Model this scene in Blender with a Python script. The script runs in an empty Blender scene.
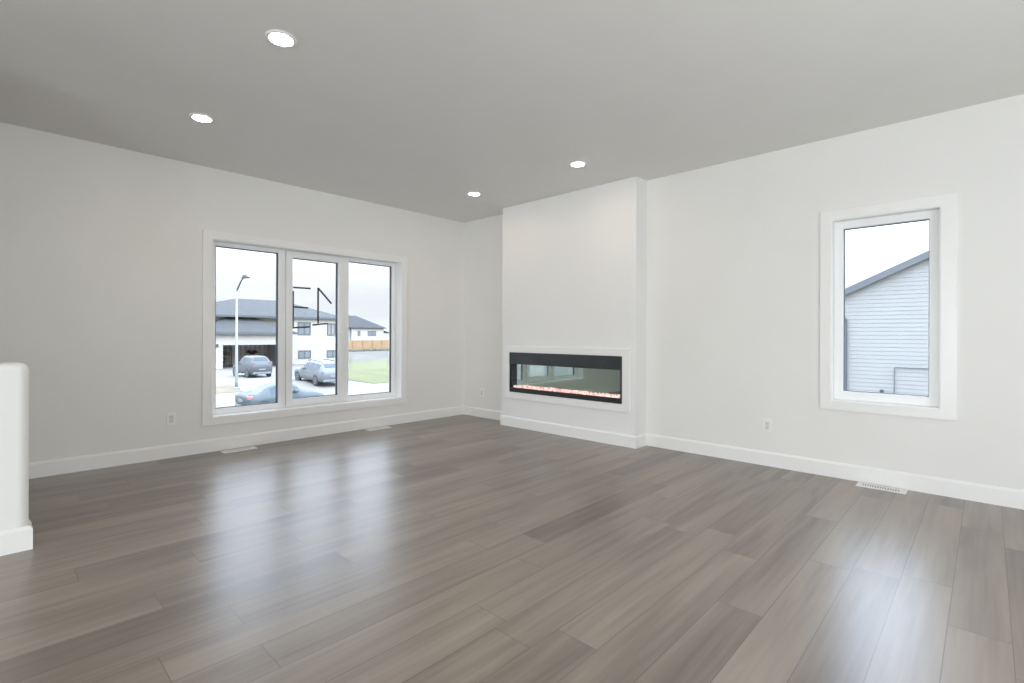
import bpy, bmesh, math, random
from mathutils import Vector, Matrix
random.seed(7)
S = bpy.context.scene
C = S.collection
PI = math.pi

# ------------------------------------------------------------------ camera, world, lights, exposure
CAM = (5.42832, -4.71184, 1.13792)
FPX, HEAD, ROLL, PY = 499.455, 0.760306, 0.0033565, 334.831
cd = bpy.data.cameras.new('camera'); cam = bpy.data.objects.new('camera', cd); C.objects.link(cam)
cd.sensor_width = 36.0; cd.lens = FPX / 1024 * 36.0
cd.shift_y = (PY - 341.5) / 1024.0
cd.clip_start = 0.05; cd.clip_end = 1500
cam.matrix_world = (Matrix.Translation(CAM) @ Matrix.Rotation(HEAD, 4, 'Z') @ Matrix.Rotation(PI / 2, 4, 'X')
                    @ Matrix.Rotation(ROLL, 4, 'Z'))
S.camera = cam
S.view_settings.view_transform = 'Standard'; S.view_settings.look = 'None'
S.view_settings.gamma = 1.0; S.view_settings.use_curve_mapping = False
S.view_settings.exposure = 0.0
S.cycles.use_denoising = True
S.cycles.max_bounces = 14; S.cycles.diffuse_bounces = 9; S.cycles.glossy_bounces = 6
S.cycles.transparent_max_bounces = 12; S.cycles.sample_clamp_indirect = 6.0
S.cycles.caustics_reflective = False; S.cycles.caustics_refractive = False

W = bpy.data.worlds.new('overcast_sky'); S.world = W; W.use_nodes = True
nt = W.node_tree; nt.nodes.clear()
def wn(t, **k):
    n = nt.nodes.new(t)
    for a, v in k.items(): setattr(n, a, v)
    return n
tc = wn('ShaderNodeTexCoord'); mp = wn('ShaderNodeMapping'); mp.inputs['Scale'].default_value = (1.0, 1.0, 4.0)
nz = wn('ShaderNodeTexNoise'); nz.inputs['Scale'].default_value = 2.6; nz.inputs['Detail'].default_value = 7; nz.inputs['Roughness'].default_value = .58
cr = wn('ShaderNodeValToRGB')
cr.color_ramp.elements[0].position = .40; cr.color_ramp.elements[0].color = (.78, .815, .86, 1)
cr.color_ramp.elements[1].position = .66; cr.color_ramp.elements[1].color = (.95, .985, 1.03, 1)
dt = wn('ShaderNodeVectorMath', operation='DOT_PRODUCT')      # brighter cloud where the hidden sun stands, behind the house
dt.inputs[1].default_value = Vector((.50, .50, .70)).normalized()
mr = wn('ShaderNodeMapRange'); mr.inputs['From Min'].default_value = .25; mr.inputs['From Max'].default_value = 1.0
mr.inputs['To Min'].default_value = 1.0; mr.inputs['To Max'].default_value = 1.65
bg = wn('ShaderNodeBackground'); ow = wn('ShaderNodeOutputWorld')
L = nt.links.new
L(tc.outputs['Generated'], mp.inputs['Vector']); L(mp.outputs[0], nz.inputs['Vector']); L(nz.outputs['Fac'], cr.inputs[0])
L(tc.outputs['Generated'], dt.inputs[0]); L(dt.outputs['Value'], mr.inputs['Value'])
sx = wn('ShaderNodeSeparateXYZ'); L(tc.outputs['Generated'], sx.inputs[0])           # overcast sky: zenith brighter than horizon
ze = wn('ShaderNodeMapRange'); ze.interpolation_type = 'SMOOTHSTEP'; ze.inputs['From Min'].default_value = .06; ze.inputs['From Max'].default_value = .46; ze.inputs['To Min'].default_value = 1.16; ze.inputs['To Max'].default_value = 5.4; L(sx.outputs['Z'], ze.inputs['Value'])
mu = wn('ShaderNodeMath', operation='MULTIPLY'); L(ze.outputs[0], mu.inputs[0]); L(mr.outputs[0], mu.inputs[1])
tn = wn('ShaderNodeMapRange'); tn.inputs['From Min'].default_value = .12; tn.inputs['From Max'].default_value = .40; L(sx.outputs['Z'], tn.inputs['Value'])
tm = wn('ShaderNodeMix', data_type='RGBA', blend_type='MULTIPLY'); L(tn.outputs[0], tm.inputs['Factor']); L(cr.outputs[0], tm.inputs['A']); tm.inputs['B'].default_value = (.87, .955, 1.09, 1)
L(tm.outputs['Result'], bg.inputs['Color']); L(mu.outputs[0], bg.inputs['Strength']); L(bg.outputs[0], ow.inputs[0])

def area(name, loc, rot, sx, sy, power, col):
    l = bpy.data.lights.new(name, 'AREA'); l.shape = 'RECTANGLE'; l.size = sx; l.size_y = sy; l.energy = power; l.color = col
    o = bpy.data.objects.new(name, l); C.objects.link(o); o.location = loc; o.rotation_euler = rot
    return o
# added area lights imitating daylight, just inside the glass doors behind the camera
area('fill_light_right', (7.50, -3.4, .95), (0, PI / 2 + .30, 0), 1.7, 2.8, 86, (.93, .98, 1.02))
area('fill_light_rear', (6.1, -12.4, .95), (PI / 2 + .28, 0, 0), 2.4, 1.8, 355, (.91, .975, 1.03))
LAMP_STRENGTH = 86.0

# ------------------------------------------------------------------ helpers
def prop(o, label=None, cat=None, group=None, kind=None):
    if label: o['label'] = label
    if cat: o['category'] = cat
    if group: o['group'] = group
    if kind: o['kind'] = kind
    return o
def empty(name, loc=(0, 0, 0), rz=0, parent=None, **k):
    o = bpy.data.objects.new(name, None); C.objects.link(o); o.location = loc; o.rotation_euler = (0, 0, rz)
    o.empty_display_size = .1
    if parent: o.parent = parent
    return prop(o, **k)
class MB:
    def __init__(s): s.bm = bmesh.new()
    def box(s, x0, x1, y0, y1, z0, z1):
        v = [s.bm.verts.new(p) for p in ((x0,y0,z0),(x1,y0,z0),(x1,y1,z0),(x0,y1,z0),(x0,y0,z1),(x1,y0,z1),(x1,y1,z1),(x0,y1,z1))]
        for f in ((3,2,1,0),(4,5,6,7),(0,1,5,4),(1,2,6,5),(2,3,7,6),(3,0,4,7)): s.bm.faces.new([v[i] for i in f])
        return s
    def face(s, pts):
        return s.bm.faces.new([s.bm.verts.new(p) for p in pts])
    def prism(s, pts, d):
        a = [s.bm.verts.new(p) for p in pts]; b = [s.bm.verts.new(Vector(p) + Vector(d)) for p in pts]; n = len(pts)
        s.bm.faces.new(a); s.bm.faces.new(b[::-1])
        for i in range(n): s.bm.faces.new([a[i], b[i], b[(i+1) % n], a[(i+1) % n]])
        return s
    def tube(s, pts, r, n=10, cap=True):
        pts = [Vector(p) for p in pts]; rs = r if isinstance(r, (list, tuple)) else [r] * len(pts); prev = None
        for i, p in enumerate(pts):
            d = (pts[min(i+1, len(pts)-1)] - pts[max(i-1, 0)]).normalized()
            u = d.cross(Vector((.31, .22, .93)) if abs(d.z) < .9 else Vector((1, 0, 0))).normalized(); w = d.cross(u)
            ring = [s.bm.verts.new(p + (u * math.cos(2*PI*k/n) + w * math.sin(2*PI*k/n)) * rs[i]) for k in range(n)]
            if prev:
                for k in range(n): s.bm.faces.new([prev[k], prev[(k+1) % n], ring[(k+1) % n], ring[k]])
            elif cap: s.bm.faces.new(ring)
            prev = ring
        if cap: s.bm.faces.new(prev[::-1])
        return s
    def lathe(s, prof, cen, ax='Z', n=32):
        cen = Vector(cen); rings = []
        for r, h in prof:
            ring = []
            for k in range(n):
                a = 2*PI*k/n; c, q = r*math.cos(a), r*math.sin(a)
                ring.append(s.bm.verts.new(cen + (Vector((c, q, h)) if ax == 'Z' else Vector((h, c, q)) if ax == 'X' else Vector((c, h, q)))))
            rings.append(ring)
        for a, b in zip(rings, rings[1:]):
            for k in range(n): s.bm.faces.new([a[k], a[(k+1) % n], b[(k+1) % n], b[k]])
        s.bm.faces.new(rings[0][::-1]); s.bm.faces.new(rings[-1])
        return s
    def ringframe(s, ax, d0, d1, o, i):
        """rectangular frame; o,i=(a0,a1,z0,z1) outer / inner, between depths d0,d1 along axis ax ('x' or 'y')"""
        (a0,a1,z0,z1), (b0,b1,y0,y1) = o, i
        P = lambda d, a, z: (d, a, z) if ax == 'x' else (a, d, z)
        oo = [(a0,z0),(a1,z0),(a1,z1),(a0,z1)]; ii = [(b0,y0),(b1,y0),(b1,y1),(b0,y1)]
        vo = [[s.bm.verts.new(P(d, *q)) for q in oo] for d in (d0, d1)]; vi = [[s.bm.verts.new(P(d, *q)) for q in ii] for d in (d0, d1)]
        for k in range(4):
            j = (k+1) % 4
            for e in (0, 1): s.bm.faces.new([vo[e][k], vo[e][j], vi[e][j], vi[e][k]])
            s.bm.faces.new([vo[0][k], vo[1][k], vo[1][j], vo[0][j]]); s.bm.faces.new([vi[0][k], vi[0][j], vi[1][j], vi[1][k]])
        return s
    def build(s, name, mat, parent=None, smooth=False, bevel=0, seg=2, **k):
        bmesh.ops.recalc_face_normals(s.bm, faces=s.bm.faces[:])
        me = bpy.data.meshes.new(name); s.bm.to_mesh(me); s.bm.free()
        for m in (mat if isinstance(mat, (list, tuple)) else [mat]): me.materials.append(m)
        if smooth:
            for p in me.polygons: p.use_smooth = True
        o = bpy.data.objects.new(name, me); C.objects.link(o)
        if parent: o.parent = parent
        if bevel:
            b = o.modifiers.new('bevel', 'BEVEL'); b.width = bevel; b.segments = seg; b.limit_method = 'ANGLE'; b.angle_limit = .6
        return prop(o, **k)
def box(name, mat, b, parent=None, bevel=0, **k): return MB().box(*b).build(name, mat, parent, bevel=bevel, **k)
def struct(o): o['kind'] = 'structure'; return o

# ------------------------------------------------------------------ materials
def mat(name, col, rough=.5, metal=0, noise=0, nscale=8, bump=0, bscale=200, emit=None, estr=0, spec=.5):
    m = bpy.data.materials.new(name); m.use_nodes = True; t = m.node_tree; b = t.nodes['Principled BSDF']
    b.inputs['Base Color'].default_value = (*col, 1); b.inputs['Roughness'].default_value = rough; b.inputs['Metallic'].default_value = metal
    b.inputs['Specular IOR Level'].default_value = spec
    g = t.nodes.new('ShaderNodeTexCoord')
    if noise:
        n = t.nodes.new('ShaderNodeTexNoise'); n.inputs['Scale'].default_value = nscale; n.inputs['Detail'].default_value = 5
        r = t.nodes.new('ShaderNodeValToRGB'); r.color_ramp.elements[0].position = .3; r.color_ramp.elements[1].position = .7
        r.color_ramp.elements[0].color = (*[c * (1 - noise) for c in col], 1); r.color_ramp.elements[1].color = (*[min(1, c * (1 + noise)) for c in col], 1)
        t.links.new(g.outputs['Object'], n.inputs['Vector']); t.links.new(n.outputs['Fac'], r.inputs[0]); t.links.new(r.outputs[0], b.inputs['Base Color'])
    if bump:
        n = t.nodes.new('ShaderNodeTexNoise'); n.inputs['Scale'].default_value = bscale; n.inputs['Detail'].default_value = 3
        u = t.nodes.new('ShaderNodeBump'); u.inputs['Strength'].default_value = bump; u.inputs['Distance'].default_value = .002
        t.links.new(g.outputs['Object'], n.inputs['Vector']); t.links.new(n.outputs['Fac'], u.inputs['Height']); t.links.new(u.outputs[0], b.inputs['Normal'])
    if emit:
        b.inputs['Emission Color'].default_value = (*emit, 1); b.inputs['Emission Strength'].default_value = estr
    return m
M = {}
M['wall'] = mat('wall_paint', (.79, .782, .757), .6, bump=.06, bscale=350, noise=.012, nscale=2)
M['ceil'] = mat('ceiling_paint', (.78, .775, .755), .75, bump=.08, bscale=260, noise=.012, nscale=2)
M['breast'] = mat('fireplace_wall_paint', (.82, .818, .803), .55, bump=.05, bscale=350)
M['trim'] = mat('white_trim_paint', (.845, .84, .825), .32, bump=.03, bscale=90)
M['vinyl'] = mat('white_vinyl_frame', (.86, .87, .87), .3, bump=.02, bscale=60)
M['gasket'] = mat('dark_gasket', (.07, .085, .10), .5, bump=.05, bscale=120)
M['plate'] = mat('white_plastic', (.84, .84, .82), .28, bump=.02, bscale=80)
M['dark'] = mat('dark_slot', (.02, .02, .02), .6, bump=.02)
M['liner'] = mat('matt_black_liner', (.012, .012, .012), .95, bump=.05, spec=.1)
M['black'] = mat('black_powder_coat', (.022, .025, .028), .38, bump=.08, bscale=400, noise=.1, nscale=30)
M['panel'] = mat('charcoal_steel', (.045, .052, .058), .42, metal=.3, bump=.05, bscale=300, noise=.12, nscale=6)
M['lens'] = mat('lamp_lens', (.9, .9, .88), .4, emit=(1, .82, .65), estr=LAMP_STRENGTH)
M['tape'] = mat('dark_tape', (.055, .06, .068), .5, bump=.1, bscale=60)
# clear glass
def glassmat(name, tint, refl=1.0):
    m = bpy.data.materials.new(name); m.use_nodes = True; t = m.node_tree; t.nodes.clear()
    o = t.nodes.new('ShaderNodeOutputMaterial'); a = t.nodes.new('ShaderNodeBsdfTransparent'); b = t.nodes.new('ShaderNodeBsdfGlossy'); x = t.nodes.new('ShaderNodeMixShader')
    f = t.nodes.new('ShaderNodeFresnel'); f.inputs['IOR'].default_value = 1.45; k = t.nodes.new('ShaderNodeMath'); k.operation = 'MULTIPLY'; k.inputs[1].default_value = refl
    a.inputs[0].default_value = (*tint, 1); b.inputs['Roughness'].default_value = .01
    t.links.new(f.outputs[0], k.inputs[0]); t.links.new(k.outputs[0], x.inputs[0]); t.links.new(a.outputs[0], x.inputs[1]); t.links.new(b.outputs[0], x.inputs[2]); t.links.new(x.outputs[0], o.inputs[0])
    return m
M['glass'] = glassmat('window_glass', (.975, .985, .985), .5)
M['fglass'] = glassmat('fireplace_glass', (.96, .97, .965), .08)
M['mirror'] = mat('grey_mirror_glass', (.50, .57, .525), .03, metal=1.0, bump=.0)

# plank floor: 0.18 m planks running along y, staggered ends, stretched grain
def plank_floor():
    m = bpy.data.materials.new('vinyl_plank_floor'); m.use_nodes = True; t = m.node_tree; b = t.nodes['Principled BSDF']; N = t.nodes.new; l = t.links.new
    def math_(op, a, c=None, d=None):
        n = N('ShaderNodeMath'); n.operation = op
        for i, v in enumerate((a, c, d)):
            if v is None: continue
            if isinstance(v, (int, float)): n.inputs[i].default_value = v
            else: l(v, n.inputs[i])
        return n.outputs[0]
    g = N('ShaderNodeTexCoord'); sp = N('ShaderNodeSeparateXYZ'); l(g.outputs['Object'], sp.inputs[0])
    w, ln = .1815, 1.42
    u = math_('DIVIDE', math_('ADD', sp.outputs['X'], -.055), w); row = math_('FLOOR', u); fu = math_('SUBTRACT', u, row)
    wh = N('ShaderNodeTexWhiteNoise'); wh.noise_dimensions = '1D'; l(row, wh.inputs['W'])
    v = math_('ADD', math_('DIVIDE', sp.outputs['Y'], ln), wh.outputs['Value']); idx = math_('FLOOR', v); fv = math_('SUBTRACT', v, idx)
    cb = N('ShaderNodeCombineXYZ'); l(row, cb.inputs[0]); l(idx, cb.inputs[1])
    wp = N('ShaderNodeTexWhiteNoise'); wp.noise_dimensions = '2D'; l(cb.outputs[0], wp.inputs['Vector'])
    # grain coordinates shifted per plank
    sh = math_('MULTIPLY', wp.outputs['Value'], 37.0)
    gx = math_('ADD', sp.outputs['X'], sh); gy = math_('ADD', math_('MULTIPLY', sp.outputs['Y'], .085), sh)
    gc = N('ShaderNodeCombineXYZ'); l(gx, gc.inputs[0]); l(gy, gc.inputs[1]); l(sh, gc.inputs[2])
    n1 = N('ShaderNodeTexNoise'); n1.inputs['Scale'].default_value = 8; n1.inputs['Detail'].default_value = 3; n1.inputs['Roughness'].default_value = .5; n1.inputs['Distortion'].default_value = .25; l(gc.outputs[0], n1.inputs['Vector'])
    gy2 = math_('ADD', math_('MULTIPLY', sp.outputs['Y'], .05), sh); gc2 = N('ShaderNodeCombineXYZ'); l(gx, gc2.inputs[0]); l(gy2, gc2.inputs[1])
    n2 = N('ShaderNodeTexNoise'); n2.inputs['Scale'].default_value = 34; n2.inputs['Detail'].default_value = 2; l(gc2.outputs[0], n2.inputs['Vector'])
    r1 = N('ShaderNodeValToRGB'); e = r1.color_ramp.elements
    e[0].position = .12; e[0].color = (.140, .110, .088, 1); e[1].position = .88; e[1].color = (.290, .240, .192, 1)
    k = r1.color_ramp.elements.new(.5); k.color = (.222, .180, .143, 1)
    tone = math_('MULTIPLY', math_('SUBTRACT', wp.outputs['Value'], .5), .40)
    l(math_('ADD', math_('ADD', math_('MULTIPLY', math_('SUBTRACT', n1.outputs['Fac'], .5), 1.5), .5), math_('ADD', tone, math_('MULTIPLY', math_('SUBTRACT', n2.outputs['Fac'], .5), .75))), r1.inputs[0])
    # joints
    ex = math_('MULTIPLY', math_('MINIMUM', fu, math_('SUBTRACT', 1.0, fu)), w); ey = math_('MULTIPLY', math_('MINIMUM', fv, math_('SUBTRACT', 1.0, fv)), ln)
    ed = math_('MINIMUM', ex, ey)
    js = N('ShaderNodeMapRange'); js.inputs['From Min'].default_value = .0007; js.inputs['From Max'].default_value = .0022; l(ed, js.inputs['Value'])
    mx = N('ShaderNodeMix'); mx.data_type = 'RGBA'; mx.inputs['A'].default_value = (.11, .085, .065, 1)
    l(js.outputs[0], mx.inputs['Factor']); l(r1.outputs[0], mx.inputs['B']); l(mx.outputs['Result'], b.inputs['Base Color'])
    rr = N('ShaderNodeMapRange'); rr.inputs['To Min'].default_value = .27; rr.inputs['To Max'].default_value = .36; l(n1.outputs['Fac'], rr.inputs['Value']); l(rr.outputs[0], b.inputs['Roughness'])
    b.inputs['Specular IOR Level'].default_value = 1.0
    bp = N('ShaderNodeBump'); bp.inputs['Strength'].default_value = .06; bp.inputs['Distance'].default_value = .0015
    l(math_('ADD', math_('MULTIPLY', n2.outputs['Fac'], .25), js.outputs[0]), bp.inputs['Height']); l(bp.outputs[0], b.inputs['Normal'])
    return m
M['floor'] = plank_floor()

# ------------------------------------------------------------------ room shell
H = 2.74; RX, RY = 7.6, -12.5
W1 = (-3.213, -1.06, .33, 2.06)          # big window opening (y0,y1,z0,z1) in the left wall
W2 = (4.515, 5.185, .615, 2.07)          # narrow window opening (x0,x1,z0,z1) in the back wall
def wall_with_hole(name, ax, d0, d1, o, hole, m):
    return struct(MB().ringframe(ax, d0, d1, o, hole).build(name, m))
struct(box('floor', M['floor'], (0, RX, RY, 0, -.12, 0)))
struct(box('ceiling', M['ceil'], (-.2, RX + .2, RY - .2, .2, H, H + .15)))
wall_with_hole('wall_left', 'x', -.2, 0, (RY - .2, .2, -.12, H), W1, M['wall'])
wall_with_hole('wall_back', 'y', 0, .2, (0, RX, -.12, H), W2, M['wall'])
D1 = (-5.2, -2.0, .02, 2.2); D2 = (4.8, 7.4, .02, 2.2)
wall_with_hole('wall_right', 'x', RX, RX + .2, (RY - .2, .2, -.12, H), D1, M['wall'])
wall_with_hole('wall_front', 'y', RY - .2, RY, (0, RX, -.12, H), D2, M['wall'])
# fireplace breast with a recess for the fire
BX0, BX1, BY = .975, 2.868, -.212
FO = (1.118, 2.722, .43, .922)           # black fireplace outer
struct(MB().ringframe('y', BY, 0, (BX0, BX1, 0, H), FO).build('wall_fireplace', M['breast'], bevel=.006, seg=3))
# stair half wall with rounded drywall corners
hw = MB(); HX, HY, HZ = 1.771, -4.556, .984
hw.box(1.645, HX, -5.75, HY, 0, HZ)
struct(hw.build('wall_stair', M['breast'], bevel=.042, seg=7))
struct(box('wall_light_blocker', M['breast'], (1.645, HX, RY, -5.75, 0, H)))     # added full-height wall out of frame, keeps the rear fill light off the left wall
# baseboards
T, BH = .014, .124
def bb(name, runs):
    """each run: (ax, wall coordinate, outward sign, a0, a1, end shift at a0, at a1); ends shift with the profile so corners mitre"""
    m = MB(); prof = [(0, 0), (T, 0), (T, .106), (T - .002, .110), (.005, BH - .002), (.003, BH), (0, BH)]
    for ax, wc, sg, a0, a1, e0, e1 in runs:
        P = lambda n, z, a: (wc + sg * n, a, z) if ax == 'x' else (a, wc + sg * n, z)
        A = [m.bm.verts.new(P(n, z, a0 + e0 * n)) for n, z in prof]; B = [m.bm.verts.new(P(n, z, a1 + e1 * n)) for n, z in prof]; k = len(prof)
        m.bm.faces.new(A); m.bm.faces.new(B[::-1])
        for q in range(k): m.bm.faces.new([A[q], B[q], B[(q+1) % k], A[(q+1) % k]])
    struct(m.build(name, M['trim']))
bb('baseboard_left', [('x', 0, 1, RY, 0, 0, -1)])
bb('baseboard_corner', [('y', 0, -1, 0, BX0, 1, 0)])
bb('baseboard_fireplace', [('y', BY, -1, BX0, BX1, -1, 1), ('x', BX1, 1, BY, 0, -1, -1), ('x', BX0, -1, BY, 0, -1, -1)])
bb('baseboard_back', [('y', 0, -1, BX1, RX, 1, 0)])
bb('baseboard_stair', [('x', HX, 1, RY, HY, 0, 1), ('y', HY, 1, 1.645, HX, -1, 1)])

# ------------------------------------------------------------------ windows
w = struct(empty('window_1', (0, -2.1, .3)))
def under(o, p):                          # keep world place under an Empty that only has a location
    o.parent = p; o.matrix_parent_inverse = Matrix.Translation(-Vector(p.location)); return o
c = MB(); t_ = .018
cas_o = (-3.297, -.982, .255, 2.132)
c.ringframe('x', 0, t_, cas_o, W1)
under(c.build('casing', M['trim'], bevel=.003), w)
under(MB().ringframe('x', -.2, 0.012, (W1[0], W1[1], W1[2], W1[3]), (W1[0]+.006, W1[1]-.006, W1[2]+.006, W1[3]-.006)).build('jamb', M['trim']), w)
a0, a1, z0, z1 = W1[0]+.006, W1[1]-.006, W1[2]+.006, W1[3]-.006
fr = MB(); fx0, fx1 = -.19, -.118
PA = (-3.15, -2.54, .392, 2.014); PC = (-1.722, -1.12, .392, 2.014); PB = (-2.395, -1.856, .420, 1.980)
fr.box(fx0, fx1, a0, PA[0], z0, z1); fr.box(fx0, fx1, PC[1], a1, z0, z1)
fr.box(fx0, fx1, PA[1], -2.468, z0, z1); fr.box(fx0, fx1, -1.788, PC[0], z0, z1)
for p in (PA, PC): fr.box(fx0, fx1, p[0], p[1], z0, p[2]); fr.box(fx0, fx1, p[0], p[1], p[3], z1)
fr.box(fx0, fx1, -2.468, -1.788, z0, .352); fr.box(fx0, fx1, -2.468, -1.788, 2.046, z1)
under(fr.build('window_frame', M['vinyl'], bevel=.004), w)
under(MB().ringframe('x', -.185, -.104, (-2.464, -1.792, .355, 2.043), PB).build('sash', M['vinyl'], bevel=.004), w)
for p in (PA, PB, PC):
    under(MB().ringframe('x', -.158, -.140, p, (p[0]+.010, p[1]-.014, p[2]+.008, p[3]-.008)).build('gasket', M['gasket']), w)
    under(box('glass_pane', M['glass'], (-.153, -.147, p[0]+.002, p[1]-.002, p[2]+.002, p[3]-.002)), w)
# crank handle of the opening sash
hd = MB(); hd.box(-.118, -.094, -1.832, -1.806, 1.10, 1.20); hd.tube([(-.094, -1.819, 1.17), (-.078, -1.819, 1.17), (-.072, -1.819, 1.10)], .007, 8)
under(hd.build('sash_lock', M['vinyl'], bevel=.003), w)

w = struct(empty('window_2', (4.85, 0, .55)))
c = MB(); o2 = (4.438, 5.275, .543, 2.150)
c.ringframe('y', -t_, 0, o2, W2)
under(c.build('casing', M['trim'], bevel=.003), w)
i2 = (W2[0]+.006, W2[1]-.006, W2[2]+.006, W2[3]-.006)
under(MB().ringframe('y', -.012, .2, W2, i2).build('jamb', M['trim']), w)
P2 = (4.583, 5.119, .690, 2.004)
under(MB().ringframe('y', .062, .15, i2, P2).build('window_frame', M['vinyl'], bevel=.005), w)
under(MB().ringframe('y', .096, .114, P2, (P2[0]+.005, P2[1]-.004, P2[2]+.005, P2[3]-.005)).build('gasket', M['gasket']), w)
under(box('glass_pane', M['glass'], (P2[0]+.002, P2[1]-.002, .102, .108, P2[2]+.002, P2[3]-.002)), w)
# unseen glass doors behind the camera, added to go with the fill lights
for nm, ax, d, o in (('added_door_1', 'x', RX, D1), ('added_door_2', 'y', RY - .2, D2)):
    dd = struct(empty(nm, (0, 0, 0)))
    mid = (o[0] + o[1]) / 2
    for q in ((o[0], mid + .03), (mid - .03, o[1])):
        k = 0 if q[0] == o[0] else .06
        MB().ringframe(ax, d + .04 + k, d + .10 + k, (q[0], q[1], o[2], o[3]), (q[0]+.07, q[1]-.07, o[2]+.09, o[3]-.07)).build('door_frame', M['vinyl'], dd)
        e = d + .07 + k
        b = (e - .003, e + .003, q[0]+.07, q[1]-.07, o[2]+.09, o[3]-.07)
        if ax == 'y': b = (b[2], b[3], b[0], b[1], b[4], b[5])
        box('glass_pane', M['glass'], b, dd)

# ------------------------------------------------------------------ lot number taped on the glass
def digit(name, label, strips):
    e = empty(name, (-.1545, strips[0][0][0], strips[0][0][1]), label=label, cat='window number')
    for (y0, za), (y1, zb), wd in strips:
        d = Vector((0, y1 - y0, zb - za)); n = Vector((0, -d.z, d.y)).normalized() * wd / 2
        p = [Vector((-.1534, y0, za)) + n, Vector((-.1534, y0, za)) - n, Vector((-.1534, y1, zb)) - n, Vector((-.1534, y1, zb)) + n]
        under(MB().prism(p, (-.0008, 0, 0)).build('tape_strip', M['tape']), e)
digit('taped_digit', 'dark tape strips forming a backwards 3 on the middle pane', [((-2.372, 1.656), (-2.172, 1.658), .019), ((-2.370, 1.618), (-2.370, 1.214), .020), ((-2.360, 1.440), (-2.199, 1.436), .019), ((-2.380, 1.208), (-2.181, 1.221), .019)])
digit('taped_digit', 'dark tape strips forming a reversed 1 on the middle pane', [((-2.084, 1.672), (-2.084, 1.262), .022), ((-2.083, 1.668), (-1.922, 1.497), .022), ((-2.152, 1.242), (-1.965, 1.263), .018)])

# ------------------------------------------------------------------ fireplace
s = empty('fireplace_surround', (1.93, BY, .35), label='flat white picture frame trim around the fireplace', cat='trim')
under(MB().ringframe('y', BY - .02, BY, (1.048, 2.812, .350, .998), FO).build('trim_frame', M['trim'], bevel=.003), s)
fp = empty('electric_fireplace', (1.92, BY - .004, .43), label='long black electric fireplace with pink glowing crystals in the white wall', cat='fireplace')
x0, x1, zb, zt = FO
FY = BY - .012; BK = -.158
OP = (x0 + .016, x1 - .022, .487, .778)
sh = MB(); sh.box(x0+.002, OP[0], FY, BK, zb+.002, zt-.002); sh.box(OP[1], x1-.002, FY, BK, zb+.002, zt-.002); sh.box(OP[0], OP[1], FY, BK, zb+.002, OP[2]-.02); sh.box(OP[0], OP[1], BY+.03, BK, OP[3]+.02, zt-.002)
under(sh.build('firebox', M['black'], bevel=.002), fp)
under(box('front_panel', M['panel'], (x0+.002, x1-.002, FY-.004, BY+.03, OP[3], zt-.002), bevel=.003), fp)
under(box('bottom_rail', M['black'], (OP[0], OP[1], FY, FY+.02, zb+.03, OP[2]), bevel=.003), fp)
under(box('back_mirror', M['mirror'], (OP[0], OP[1], BK-.006, BK, OP[2]-.02, OP[3]+.02)), fp)
for xa in (OP[0], OP[1] - .003): under(box('side_liner', M['liner'], (xa, xa + .003, FY + .001, BK - .006, OP[2] - .01, OP[3])), fp)
under(box('front_glass', M['fglass'], (OP[0], OP[1], FY+.006, FY+.009, OP[2]-.01, OP[3]+.01)), fp)
em = bpy.data.materials.new('glowing_crystal'); em.use_nodes = True; t = em.node_tree; b = t.nodes['Principled BSDF']
b.inputs['Base Color'].default_value = (.8, .62, .6, 1); b.inputs['Roughness'].default_value = .15
g = t.nodes.new('ShaderNodeNewGeometry'); r = t.nodes.new('ShaderNodeValToRGB'); r.color_ramp.elements[0].color = (.75, .14, .12, 1); r.color_ramp.elements[1].color = (1, .80, .75, 1)
r.color_ramp.elements[0].position = .1; r.color_ramp.elements[1].position = .6
t.links.new(g.outputs['Random Per Island'], r.inputs[0]); t.links.new(r.outputs[0], b.inputs['Emission Color']); b.inputs['Emission Strength'].default_value = .68
def crystals(n, ylo, yhi, zlo, zhi, rlo, rhi):
    bm = MB()
    for i in range(n):
        r_ = random.uniform(rlo, rhi)
        mm = Matrix.Translation((random.uniform(OP[0]+.02, OP[1]-.015), random.uniform(ylo, yhi), random.uniform(zlo, zhi))) @ Matrix.Rotation(random.uniform(0, 6), 4, Vector((random.random(), random.random(), random.random())).normalized())
        bmesh.ops.create_icosphere(bm.bm, subdivisions=1, radius=r_, matrix=mm @ Matrix.Diagonal((1, random.uniform(.6, 1), random.uniform(.6, 1), 1)))
    return bm
under(crystals(260, FY+.022, BK-.018, .486, .512, .010, .022).build('crystal_bed', em, kind='stuff'), fp)
M['ember'] = mat('ember_strip', (.2, .05, .04), .6, emit=(1, .16, .10), estr=.55)
under(box('ember_tray', M['ember'], (OP[0]+.005, OP[1]-.005, FY+.012, BK-.007, OP[2]-.02, OP[2]-.004)), fp)

# ------------------------------------------------------------------ recessed lights
def pot(x, y, label):
    e = empty('recessed_light', (x, y, H), label=label, cat='ceiling light', group='recessed ceiling lights')
    MB().lathe([(.061, -.004), (.061, -.009), (.074, -.007), (.080, -.0005), (.061, -.0005)], (0, 0, 0), n=40).build('trim_ring', M['plate'], e, smooth=False)
    MB().lathe([(.061, -.0085), (.052, -.0105), (.02, -.0115)], (0, 0, 0), n=40).build('lens', M['lens'], e, smooth=True)
PX, PYY = (1.212, 2.655), (-.91, -3.617)
pot(PX[1], PYY[1], 'largest round recessed light, topmost of the four in the ceiling')
pot(PX[0], PYY[1], 'round recessed light above the left edge of the big window')
pot(PX[1], PYY[0], 'round recessed light in front of the fireplace wall')
pot(PX[0], PYY[0], 'smallest round recessed light, near the ceiling corner')

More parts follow.
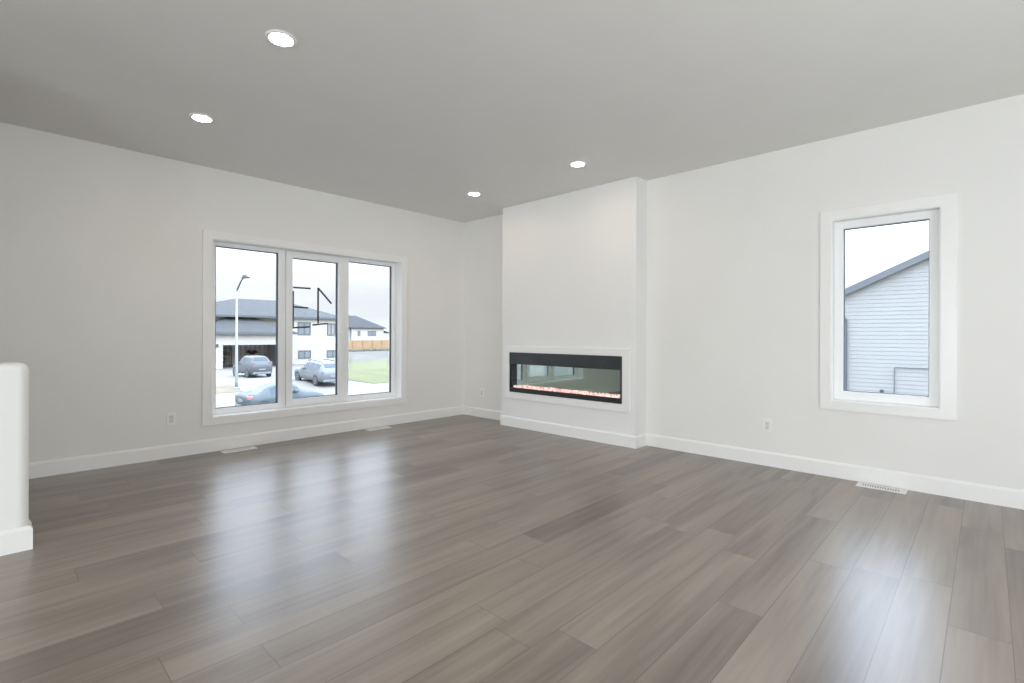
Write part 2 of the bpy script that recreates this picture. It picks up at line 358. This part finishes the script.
# ------------------------------------------------------------------ outlets and floor registers
def outlet(loc, rz, label):
    e = empty('wall_outlet', loc, rz, label=label, cat='outlet', group='wall outlets')
    MB().box(-.036, .036, -.006, 0, -.058, .058).build('cover_plate', M['plate'], e, bevel=.003)
    MB().box(-.0175, .0175, -.009, -.005, -.035, .035).build('receptacle', mat('receptacle_plastic', (.72, .72, .70), .3, bump=.02), e, bevel=.0015)
    q = MB()
    for zc in (.017, -.017):
        q.box(-.008, -.0058, -.0094, -.0088, zc - .002, zc + .008); q.box(.0058, .008, -.0094, -.0088, zc - .002, zc + .007); q.box(-.0022, .0022, -.0094, -.0088, zc - .011, zc - .006)
    q.build('socket_slot', M['dark'], e)
outlet((0, -3.543, .354), PI / 2, 'white wall outlet to the left of the big window')
outlet((4.037, 0, .353), 0, 'white wall outlet between the fireplace and the narrow window')
outlet((.380, 0, .338), 0, 'white wall outlet in the corner beside the fireplace wall')
def register(loc, rz, label):
    e = empty('floor_vent', loc, rz, label=label, cat='floor vent', group='floor vents')
    Lh, Wh = .15, .057
    MB().ringframe('y', 0, .001, (-.1, .1, 0, .1), (-.05, .05, .02, .08)).bm.free()
    f = MB(); f.box(-Lh, Lh, -Wh, -Wh + .022, 0, .006); f.box(-Lh, Lh, Wh - .022, Wh, 0, .006); f.box(-Lh, -Lh + .035, -Wh + .022, Wh - .022, 0, .006); f.box(Lh - .035, Lh, -Wh + .022, Wh - .022, 0, .006)
    f.build('frame', M['plate'], e)
    MB().box(-Lh + .03, Lh - .03, -Wh + .02, Wh - .02, 0, .0012).build('duct', M['dark'], e)
    q = MB(); n = 15; st = (2 * Lh - .07) / n
    for i in range(n):
        xx = -Lh + .035 + st * i; q.box(xx + st * .42, xx + st, -Wh + .022, Wh - .022, .0015, .0052)
    q.build('louver', M['plate'], e)
register((.120, -3.005, 0), PI / 2, 'white floor vent below the left pane of the big window')
register((.112, -1.455, 0), PI / 2, 'white floor vent below the right pane of the big window')
register((4.858, -.101, 0), 0, 'white floor vent with dark slots below the narrow window')

# ================================================================== outdoors
M['concrete'] = mat('pale_concrete', (0.196, 0.188, 0.174), .8, noise=.06, nscale=.4, bump=.1, bscale=3)
M['asphalt'] = mat('sunbleached_street', (0.180, 0.173, 0.162), .85, noise=.05, nscale=.3, bump=.1, bscale=6)
M['lawn'] = mat('lawn_green', (0.116, 0.123, 0.051), .9, noise=.12, nscale=.9, bump=.4, bscale=12)
M['dirt'] = mat('gravel_dirt', (0.109, 0.098, 0.082), .9, noise=.18, nscale=.25, bump=.3, bscale=3)
M['verge'] = mat('dry_verge', (0.178, 0.151, 0.104), .9, noise=.15, nscale=1.2, bump=.3, bscale=6)
M['stucco'] = mat('white_stucco', (0.467, 0.439, 0.407), .8, noise=.03, nscale=1.0, bump=.2, bscale=12)
M['fascia'] = mat('grey_fascia', (0.093, 0.104, 0.115), .5, bump=.03)
M['tan'] = mat('cedar_fence', (0.370, 0.245, 0.135), .75, noise=.12, nscale=1.5, bump=.2, bscale=8)
M['stud'] = mat('stud_wall', (0.740, 0.600, 0.460), .8, noise=.2, nscale=2, bump=.1)
M['garage'] = mat('garage_wall', (0.800, 0.820, 0.850), .8, noise=.15, nscale=1.2, bump=.1)
M['lamp_metal'] = mat('galvanised_pole', (0.265, 0.272, 0.279), .5, metal=.1, bump=.03)
M['darkmetal'] = mat('dark_metal', (0.060, 0.066, 0.072), .5, bump=.03)
M['winglass'] = mat('house_window_glass', (0.168, 0.192, 0.210), .08, bump=.02, spec=.8)
M['blind'] = mat('pale_blind', (0.246, 0.246, 0.242), .6, bump=.05)
def shingle(name, col):
    m = mat(name, col, .85, noise=.14, nscale=1.6, bump=.5, bscale=10)
    return m
M['shingle'] = shingle('grey_blue_shingles', (0.056, 0.059, 0.061)); M['shingle2'] = shingle('slate_shingles', (0.047, 0.050, 0.054))
def gz(x):
    return -2.8 if x > -23.8 else (-2.2 if x < -29.5 else -2.8 + .6 * (-23.8 - x) / 5.7)
def sheet(name, m, x0, x1, y0, y1, lift, n=40, thick=.3):
    bm = MB(); xs = sorted(set([x0, x1] + [x for x in (-29.5, -27.6, -25.7, -23.8) if x0 < x < x1]))
    top = [[(x, y, gz(x) + lift) for y in (y0, y1)] for x in xs]; bot = [[(x, y, gz(x) + lift - thick) for y in (y0, y1)] for x in xs]
    for a, b, c_, d in zip(top, top[1:], bot, bot[1:]):
        bm.face([a[0], b[0], b[1], a[1]]); bm.face([c_[0], c_[1], d[1], d[0]]); bm.face([a[0], c_[0], d[0], b[0]]); bm.face([a[1], b[1], d[1], c_[1]])
    bm.face([top[0][0], top[0][1], bot[0][1], bot[0][0]]); bm.face([top[-1][1], top[-1][0], bot[-1][0], bot[-1][1]])
    bmesh.ops.remove_doubles(bm.bm, verts=bm.bm.verts[:], dist=.001)
    return struct(bm.build(name, m))
sheet('ground', M['concrete'], -260, -23.8, -160, 260, 0)
sheet('street', M['asphalt'], -23.8, -9, -160, 260, 0)
sheet('front_yard', M['concrete'], -9, 60, -160, 260, .0)
sheet('dirt_lot', M['dirt'], -140, -50, 25.0, 200, .02, thick=.02)
lm = MB(); le = [(-27, 14.7), (-29, 13.7), (-29.5, 13.95), (-40, 19.7), (-50, 25.2)]
for (xa, ya), (xb, yb) in zip(le, le[1:]): lm.face([(xa, ya, gz(xa) + .03), (xa, 120, gz(xa) + .03), (xb, 120, gz(xb) + .03), (xb, yb, gz(xb) + .03)]); lm.face([(xa, ya, gz(xa) + .03), (xb, yb, gz(xb) + .03), (xb, yb, gz(xb)), (xa, ya, gz(xa))])
lm.face([(-27, 14.7, gz(-27) + .03), (-27, 14.7, gz(-27)), (-27, 120, gz(-27)), (-27, 120, gz(-27) + .03)])
bmesh.ops.remove_doubles(lm.bm, verts=lm.bm.verts[:], dist=.001); struct(lm.build('lawn', M['lawn']))
sheet('verge', M['verge'], -30.5, -27.6, -12, 6.15, .02, thick=.02)

# --- house across the street
def hip(bm, x0, x1, y0, y1, ze, ra, rb, zr, th=.16):
    """hip roof: eave rectangle at ze, ridge from ra=(x,y) to rb=(x,y) at zr"""
    e = [(x0,y0,ze),(x1,y0,ze),(x1,y1,ze),(x0,y1,ze)]; A, B = (*ra, zr), (*rb, zr)
    bm.face([e[1], e[2], B, A]); bm.face([e[3], e[0], A, B]); bm.face([e[0], e[1], A]); bm.face([e[2], e[3], B])
    d = [(p[0], p[1], p[2] - th) for p in e]
    for i in range(4): bm.face([e[i], e[(i+1) % 4], d[(i+1) % 4], d[i]])
    bm.face(d[::-1]); bmesh.ops.remove_doubles(bm.bm, verts=bm.bm.verts[:], dist=.001)
    return bm
G = -2.2
hs = empty('house', (-50, 16, G), label='white two storey house with grey hip roof and open garage across the street', cat='house')
GX = -47.5
m = MB(); m.box(GX - .2, GX, 9.0, 10.84, G, 1.30); m.box(GX - .2, GX, 10.84, 16.6, .06, 1.30); m.box(GX - .2, GX, 16.6, 17.3, G, 1.30)
m.box(-53.5, GX - .2, 9.0, 9.2, G, 1.3); m.box(-53.5, GX - .2, 17.1, 17.3, G, 1.3)
under(m.build('garage_wall', M['stucco']), hs)
m = MB(); m.box(-53.6, -53.5, 9.2, 17.1, G, 1.2); m.box(-53.5, GX - .2, 9.2, 17.1, 1.2, 1.3); m.box(-53.5, -47.8, 9.2, 9.26, G, 1.2)
under(m.build('garage_interior', M['garage']), hs)
m = MB()
for i in range(16): m.box(-53.5, -53.38, 9.3 + i * .5, 9.38 + i * .5, G, 1.2)
for i in range(5): m.box(-53.4 + i * .9, -53.3 + i * .9, 9.26, 9.38, G, 1.2)
under(m.build('wall_stud', M['stud']), hs)
under(hip(MB(), -52.5, GX + .45, 8.5, 17.8, 1.30, (-50.2, 12.0), (-50.2, 14.6), 2.86).build('garage_roof', M['shingle']), hs)
under(MB().ringframe('x', GX + .452, GX + .49, (8.48, 17.82, 1.10, 1.32), (8.6, 17.7, 1.305, 1.31)).build('garage_fascia', M['fascia']), hs)
FX = -49.7
m = MB(); m.box(FX - .2, FX, 17.3, 24.0, G, 3.0); m.box(-60, FX - .2, 23.8, 24.0, G, 3.0); m.box(-60.2, -60, 6.3, 24.0, G, 3.0); m.box(-60, FX - .6, 6.3, 6.5, G, 3.0); m.box(FX - .8, FX - .6, 6.3, 17.3, 1.0, 3.0)
under(m.build('house_wall', M['stucco']), hs)
under(hip(MB(), -61, FX + .35, 5.6, 24.7, 3.03, (-55.8, 14.6), (-55.8, 19.6), 5.12).build('house_roof', M['shingle']), hs)
under(MB().ringframe('x', FX + .352, FX + .39, (5.58, 24.72, 2.84, 3.05), (5.7, 24.6, 3.03, 3.04)).build('house_fascia', M['fascia']), hs)
def hwin(y0, y1, z0, z1, blind=False, n=2):
    f = MB(); f.ringframe('x', FX, FX + .06, (y0, y1, z0, z1), (y0+.1, y1-.1, z0+.1, z1-.1))
    for i in range(1, n): yy = y0 + (y1 - y0) * i / n; f.box(FX, FX + .05, yy - .05, yy + .05, z0 + .1, z1 - .1)
    fo = under(f.build('house_window', M['fascia']), hs)
    p = MB().box(FX + .002, FX + .02, y0 + .08, y1 - .08, z0 + .08, z1 - .08).build('pane', M['blind'] if blind else M['winglass'], fo)
    pass
hwin(18.93, 20.38, 1.04, 2.47); hwin(22.33, 23.75, .99, 2.40, True, 3); hwin(19.0, 20.42, -1.59, -.67); hwin(22.3, 23.7, -1.55, -.70)
for (xx, yy, zz) in ((GX, 10.34, .02), (FX, 18.0, 1.2)):
    under(MB().box(xx, xx + .14, yy - .1, yy + .1, zz - .14, zz + .14).build('wall_lamp', M['darkmetal'], bevel=.02), hs)
# things in the open garage
e = empty('storage_shelf', (-52.9, 12.3, G), label='storage shelf of boxes at the left inside the open garage', cat='shelf')
m = MB()
for zz in (.4, 1.1, 1.8): m.box(-.3, .3, -.9, .9, zz, zz + .05)
for sx in (-.3, .25):
    for sy in (-.9, .85): m.box(sx, sx + .05, sy, sy + .05, 0, 2.0)
m.build('rack', M['darkmetal'], e)
random.seed(3)
for zz in (.45, 1.15):
    for k in range(3):
        MB().box(-.2, .25, -.8 + k * .56, -.36 + k * .56, zz, zz + random.uniform(.3, .5)).build('storage_box', M['tan'] if k % 2 else M['blind'], e)
m = MB(); m.tube([(-52.9, 14.75 + .22 * i, -.88 + .10 * math.sin(i * 1.9)) for i in range(6)], [.08, .2, .16, .22, .15, .08], 10)
m.build('hanging_bag', mat('maroon_cloth', (.10, .045, .055), .8, bump=.2, noise=.2), smooth=True, label='dark maroon bundle hanging on the garage back wall above the grey car', cat='bag')

# --- far house, fence
fh = empty('house', (-112, 60, G), label='small white house with dark slate roof beyond the tan fence', cat='house')
m = MB(); m.box(-118, -110, 58.3, 67.45, G, 2.85); under(m.build('house_wall', M['stucco']), fh)
m = MB(); m.box(-118, -110.6, 50.5, 58.3, G, 2.85); under(m.build('garage_wall', mat('grey_siding', (.45, .48, .50), .7, noise=.05, bump=.1)), fh)
under(hip(MB(), -119, -109.5, 49.8, 68.0, 2.85, (-114, 55.5), (-114, 61.6), 6.0).build('house_roof', M['shingle2']), fh)
m = MB(); m.box(-118, -111.5, 67.45, 71.0, G, 1.5); m.prism([(-118.5, 67.45, 2.5), (-118.5, 71.4, 1.45), (-118.5, 71.4, 1.3), (-118.5, 67.45, 2.35)], (7.3, 0, 0)); under(m.build('side_wing', M['stucco']), fh)
for (y0, y1, z0, z1, n) in ((62.8, 65.2, .72, 2.05, 2), (60.0, 60.7, .72, 2.05, 1)):
    f = MB(); f.ringframe('x', -110, -109.94, (y0, y1, z0, z1), (y0+.12, y1-.12, z0+.12, z1-.12))
    if n == 2: f.box(-110, -109.95, (y0+y1)/2 - .07, (y0+y1)/2 + .07, z0 + .1, z1 - .1)
    fo = under(f.build('house_window', M['fascia']), fh)
    p = MB().box(-109.998, -109.97, y0 + .1, y1 - .1, z0 + .1, z1 - .1).build('pane', M['winglass'], fo); pass
fe = empty('board_fence', (-95, 52, G), label='tan wooden board fence in front of the far white house', cat='fence')
m = MB(); y = 36.0
while y < 74: m.box(-95.03, -95.0, y, y + .14, G + .06, -.2 + .02 * math.sin(y * 9)); y += .15
under(m.build('board_panel', M['tan']), fe)
m = MB(); m.box(-95.09, -95.03, 36, 74, -.75, -.65); m.box(-95.09, -95.03, 36, 74, -1.8, -1.7); under(m.build('fence_rail', M['tan']), fe)
for i in range(16): under(MB().box(-95.0, -94.9, 36 + i * 2.4, 36.1 + i * 2.4, G, -.15).build('fence_post', M['tan']), fe)
m = MB(); random.seed(11)
for i in range(420):
    yy = random.uniform(38, 64); xx = random.uniform(-86, -82); h = random.uniform(.15, .42); a = random.uniform(0, 3.1); wv = Vector((math.cos(a), math.sin(a), 0)) * random.uniform(.12, .3)
    m.prism([Vector((xx, yy, -2.19)) - wv, Vector((xx, yy, -2.19)) + wv, Vector((xx, yy, -2.19 + h)) + wv * .4 + Vector((.05, .06, 0))], (.05, .04, 0))
m.build('weeds', mat('weed_green', (.11, .12, .095), .9, noise=.2, bump=.1), kind='stuff', label='dark strip of low weeds on the gravel lot before the fence', cat='weeds')

# --- street light
sl = empty('street_lamp', (-28.6, 6.06, gz(-28.6)), label='tall pale street lamp with curved arm in front of the garage', cat='street lamp')
MB().tube([(0, 0, 0), (0, 0, .5), (0, 0, 6.1)], [.11, .09, .055], 14).build('pole', M['lamp_metal'], sl, smooth=True)
MB().lathe([(.2, 0), (.2, .05), (.13, .12)], (0, 0, 0), n=16).build('base_plate', M['lamp_metal'], sl)
MB().tube([(0, 0, 6.05), (.06, .01, 6.2), (.36, .08, 6.6), (.54, .12, 6.80), (.72, .16, 6.90)], [.06, .05, .045, .04, .035], 10).build('arm', M['darkmetal'], sl, smooth=True)
m = MB(); m.prism([(.60, .06, 6.87), (1.26, .21, 6.85), (1.23, .36, 6.85), (.57, .21, 6.87)], (0, 0, .10)); m.prism([(.66, .10, 6.97), (.94, .16, 6.96), (.92, .28, 6.96), (.64, .22, 6.97)], (0, 0, .10)); m.build('lamp_head', M['darkmetal'], sl, bevel=.03)

# --- cars
def cat_rom(p0, p1, p2, p3, t): return .5 * (2*p1 + (p2-p0)*t + (2*p0-5*p1+4*p2-p3)*t*t + (3*p1-p0-3*p2+p3)*t**3)
def car(name, label, loc, rz, Ln, paint, st, side_w, rear_w, wind_w, wheels, rw, tail, lens='tail'):
    """st: rows (s, z_bottom, z_belt, z_top, w_bottom, w_belt, w_top), s from tail 0 to nose 1; x forward"""
    e = empty(name, loc, rz, label=label, cat='car')
    def row(s):
        i = max(k for k in range(len(st)) if st[k][0] <= s + 1e-9); i = min(i, len(st) - 2)
        a, b, c_, d = st[max(i-1, 0)], st[i], st[i+1], st[min(i+2, len(st)-1)]; t = (s - b[0]) / (c_[0] - b[0])
        return [min(max(cat_rom(a[k], b[k], c_[k], d[k], t), min(b[k], c_[k]) - .015), max(b[k], c_[k]) + .015) for k in range(1, 7)]
    def ring(s):
        zb, zm, zt, wb, wm, wt = row(s); x = (s - .5) * Ln
        h = [(-wb*.7, zb), (-wb, zb + .06), (-wm*1.0, zb + (zm - zb)*.5), (-wm*.985, zm), (-(wt*.93 + wm*.07), zm + (zt - zm)*.86), (-wt*.86, zt - .012), (-wt*.4, zt)]
        pts = h + [(-y, z) for y, z in h[::-1]]
        return [Vector((x, y, z)) for y, z in pts]
    n = 56; ss = [i / n for i in range(n + 1)]; R = [ring(s) for s in ss]; m = MB()
    V = [[m.bm.verts.new(p) for p in r] for r in R]; K = len(V[0])
    for a, b in zip(V, V[1:]):
        for k in range(K): m.bm.faces.new([a[k], a[(k+1) % K], b[(k+1) % K], b[k]])
    m.bm.faces.new(V[0]); m.bm.faces.new(V[-1][::-1])
    body = m.build('body', paint, e, smooth=True)
    def patch(nm, sa, sb, ka, kb, mt, fa=.06, fb=.94, off=.008, steps=10):
        mm = MB(); g = []
        for i in range(steps + 1):
            r = ring(sa + (sb - sa) * i / steps); p, q = r[ka], r[kb]
            g.append([p.lerp(q, fa), p.lerp(q, (fa + fb) / 2), p.lerp(q, fb)])
        vs = [[mm.bm.verts.new(p) for p in r] for r in g]
        for a, b in zip(vs, vs[1:]):
            for k in range(2): mm.bm.faces.new([a[k], a[k+1], b[k+1], b[k]])
        bmesh.ops.recalc_face_normals(mm.bm, faces=mm.bm.faces[:])
        cen = Vector((0, 0, .8)); f0 = mm.bm.faces[:][0] if False else next(iter(mm.bm.faces))
        sgn = 1 if f0.normal.dot(f0.calc_center_median() - cen) > 0 else -1
        mm.bm.normal_update()
        for v in mm.bm.verts: v.co += v.normal * off * sgn
        return mm.build(nm, mt, e, smooth=True)
    gl = M['carglass']
    for a, b in side_w:
        patch('side_window', a, b, 3, 4, gl); patch('side_window', a, b, 10, 9, gl)
    patch('rear_window', rear_w[0], rear_w[1], 5, 8, gl, .02, .98, .010); patch('windshield', wind_w[0], wind_w[1], 5, 8, gl, .02, .98, .010)
    wid = max(r[5] for r in st)
    for s in wheels:
        for sy in (-1, 1):
            x = (s - .5) * Ln
            MB().lathe([(rw * 1.16, 0), (rw * 1.16, .03)], (x, sy * (wid + .004) - (.03 if sy > 0 else 0), rw + .01), 'Y', 28).build('wheel_arch', M['tyre'], e)
            wh = empty('wheel', (x, sy * (wid - .09), rw), parent=e)
            MB().lathe([(rw*.66, -.105), (rw*.94, -.105), (rw, -.07), (rw, .07), (rw*.94, .105), (rw*.66, .105)], (0, 0, 0), 'Y', 28).build('tyre', M['tyre'], wh, smooth=True)
            q = MB().lathe([(rw*.66, .096 * sy), (rw*.60, .108 * sy), (rw*.2, .085 * sy), (rw*.12, .108 * sy)], (0, 0, 0), 'Y', 28)
            q.build('rim', M['rim'], wh)
    for sy in (-1, 1):
        y0, y1, za, zb_, s0 = tail
        if sy < 0: y0, y1 = -y1, -y0
        r = row(s0); x = (s0 - .5) * Ln
        MB().box(x - .10, x + .16, y0, y1, za, zb_).build('tail_light', M[lens], e, bevel=.03)
        MB().box((wind_w[0]-.5) * Ln - .1, (wind_w[0]-.5) * Ln + .1, sy * (wid + .02) - .1, sy * (wid + .02) + .1, st[4][2] + .02, st[4][2] + .16).build('mirror', paint, e, bevel=.04)
    MB().box(-.5 * Ln - .03, -.5 * Ln + .03, -.26, .26, .62, .74).build('licence_plate', M['blind'], e)
    MB().box(-.5 * Ln - .035, -.5 * Ln + .12, -wid * .82, wid * .82, .28, .46).build('rear_bumper', M['bumper'], e, bevel=.05)
    return e
M['carglass'] = mat('car_glass', (.06, .08, .10), .12, bump=.01, spec=.3)
M['tyre'] = mat('tyre_rubber', (0.042, 0.045, 0.048), .7, bump=.1)
M['rim'] = mat('alloy_rim', (0.468, 0.481, 0.494), .3, metal=.3, bump=.02)
M['tail'] = mat('red_lens', (0.432, 0.180, 0.162), .25, bump=.02); M['tail_pale'] = mat('smoked_red_lens', (0.180, 0.162, 0.174), .25, bump=.02)
M['bumper'] = mat('grey_bumper', (0.180, 0.198, 0.216), .5, bump=.05)
def paint(n, c): return mat(n, c, .30, metal=.1, noise=.04, nscale=2, spec=.4)
sedan = [(0, .45, .72, .86, .66, .70, .62), (.03, .28, .76, 1.0, .80, .82, .70), (.15, .20, .86, 1.04, .84, .87, .68), (.30, .20, .90, 1.34, .85, .87, .54), (.42, .20, .92, 1.41, .85, .87, .55), (.55, .20, .91, 1.38, .85, .87, .56), (.70, .20, .88, 1.00, .85, .87, .70), (.86, .22, .80, .90, .84, .85, .70), (.96, .28, .66, .76, .76, .78, .62), (1, .40, .54, .62, .60, .64, .50)]
suv = [(0, .50, .92, 1.10, .70, .76, .66), (.02, .36, 1.0, 1.22, .84, .87, .68), (.05, .28, 1.05, 1.45, .88, .90, .64), (.12, .26, 1.05, 1.70, .89, .91, .60), (.35, .26, 1.03, 1.76, .89, .91, .62), (.58, .26, 1.02, 1.70, .89, .91, .62), (.73, .26, 1.0, 1.12, .89, .91, .76), (.88, .28, .93, 1.04, .88, .89, .76), (.97, .34, .80, .92, .80, .82, .68), (1, .46, .66, .74, .66, .70, .56)]
wagon = [(0, .48, .80, .96, .68, .74, .64), (.025, .32, .92, 1.10, .82, .86, .68), (.06, .26, .98, 1.30, .87, .89, .64), (.13, .25, .98, 1.52, .88, .90, .60), (.35, .25, .96, 1.59, .88, .90, .61), (.57, .25, .95, 1.55, .88, .90, .61), (.73, .25, .92, 1.05, .88, .90, .75), (.88, .27, .85, .96, .87, .88, .74), (.97, .32, .72, .84, .79, .81, .66), (1, .44, .60, .68, .64, .68, .54)]
car('sedan', 'blue grey sedan parked along the near kerb with a red tail light', (-21.2, 5.93, -2.8), PI / 2 + .05, 4.1, paint('blue_grey_paint', (0.082, 0.102, 0.116)), sedan, [(.27, .42), (.44, .62)], (.17, .29), (.57, .69), (.185, .83), .31, (.50, .80, .74, .92, .03))
car('suv', 'dark grey suv parked nose in before the open garage', (-36.6, 9.72, gz(-36)), PI + .05, 4.0, paint('steel_grey_paint', (0.104, 0.114, 0.123)), suv, [(.14, .30), (.32, .46), (.48, .66)], (.045, .115), (.60, .72), (.19, .82), .35, (.56, .84, .95, 1.28, .03), 'tail_pale')
car('wagon', 'silver station wagon with roof rails parked beside the grey suv', (-29.2, 11.62, -2.32), PI + .0, 4.6, paint('silver_paint', (0.174, 0.187, 0.201)), wagon, [(.12, .28), (.30, .45), (.47, .65)], (.05, .125), (.60, .72), (.19, .81), .34, (.54, .84, .82, 1.02, .03), 'tail_pale')
wg = bpy.data.objects['wagon']; wg.rotation_euler = (0, -.035, PI); bpy.data.objects['suv'].scale = (.93, .93, .93)
for sy in (-1, 1): MB().tube([(-1.7, sy * .52, 1.50), (-1.5, sy * .52, 1.63), (0, sy * .53, 1.66), (.5, sy * .53, 1.56)], .025, 8).build('roof_rail', M['darkmetal'], wg)

# --- neighbour house to the right, seen through the narrow window
nb = empty('house', (7, 11, -2.2), label='neighbouring house with white lap siding and blue grey roof edge', cat='house')
NX0, NX1, SL = 2.45, 13.2, .479
def roofz(x): r = (NX0 + NX1) / 2; return 2.29 + SL * ((x if x < r else 2 * r - x) - 2.68)
M['siding'] = mat('white_lap_siding', (0.347, 0.347, 0.336), .55, noise=.02, nscale=2, bump=.05, bscale=30)
m = MB(); z = -2.1; lap = .102; rid = (NX0 + NX1) / 2
while z < roofz(rid):
    zt_ = z + lap
    def xl(zz): return max(NX0, 2.68 + (zz - 2.29) / SL)
    a, b = xl(z), xl(zt_); c_, d = NX0 + NX1 - a, NX0 + NX1 - b
    if b >= d: break
    y0_, y1_ = 10.989, 10.998
    m.face([(a, y0_, z), (c_, y0_, z), (d, y1_, zt_), (b, y1_, zt_)])
    m.face([(a, y0_, z), (a, y1_ + .004, z), (c_, y1_ + .004, z), (c_, y0_, z)])
    z = zt_
under(m.build('siding', M['siding']), nb)
m = MB(); m.prism([(NX0, 11.0, -2.2), (NX1, 11.0, -2.2), (NX1, 11.0, roofz(NX1)), (rid, 11.0, roofz(rid)), (NX0, 11.0, roofz(NX0))], (0, 9, 0))
under(m.build('house_wall', M['siding']), nb)
rf = MB(); ov = .45
def rz_(x): return roofz(x) + .005
for sgn in (0, 1):
    X = (lambda x: x) if sgn == 0 else (lambda x: NX0 + NX1 - x)
    e0 = NX0 - ov
    rf.prism([(X(e0), 10.88, rz_(X(e0))), (X(rid), 10.88, rz_(rid)), (X(rid), 10.88, rz_(rid) + .06), (X(e0), 10.88, rz_(X(e0)) + .06)], (0, 9.5, 0))
under(rf.build('house_roof', M['shingle2']), nb)
fa = MB()
for sgn in (0, 1):
    X = (lambda x: x) if sgn == 0 else (lambda x: NX0 + NX1 - x)
    e0 = NX0 - ov
    fa.prism([(X(e0), 10.87, rz_(X(e0)) - .10), (X(rid), 10.87, rz_(rid) - .10), (X(rid), 10.87, rz_(rid) + .07), (X(e0), 10.87, rz_(X(e0)) + .07)], (0, -.03, 0))
under(fa.build('rake_fascia', mat('blue_grey_fascia', (0.136, 0.152, 0.167), .5, bump=.03)), nb)
m = MB(); m.box(2.665, 2.745, 10.90, 10.975, -2.1, 1.56); m.prism([(2.665, 10.90, 1.50), (2.745, 10.90, 1.56), (2.715, 10.90, 1.625), (2.45, 10.90, 1.64), (2.45, 10.90, 1.56)], (0, .075, 0))
under(m.build('downspout', mat('grey_downspout', (0.091, 0.104, 0.124), .45, bump=.03), label='grey downspout'), nb)
m = MB(); m.tube([(3.75, 10.95, -2.15), (3.75, 10.95, .33), (3.765, 10.95, .352), (3.79, 10.95, .355), (6.5, 10.95, .352)], .013, 8)
under(m.build('conduit', mat('grey_conduit', (0.150, 0.165, 0.185), .5, bump=.03), label='thin grey conduit'), nb)
under(MB().lathe([(.045, 0), (.045, .03), (.03, .07)], (3.50, 10.90, -.262), 'Y', 16).build('vent_cap', M['darkmetal'], label='small dark vent cap'), nb)
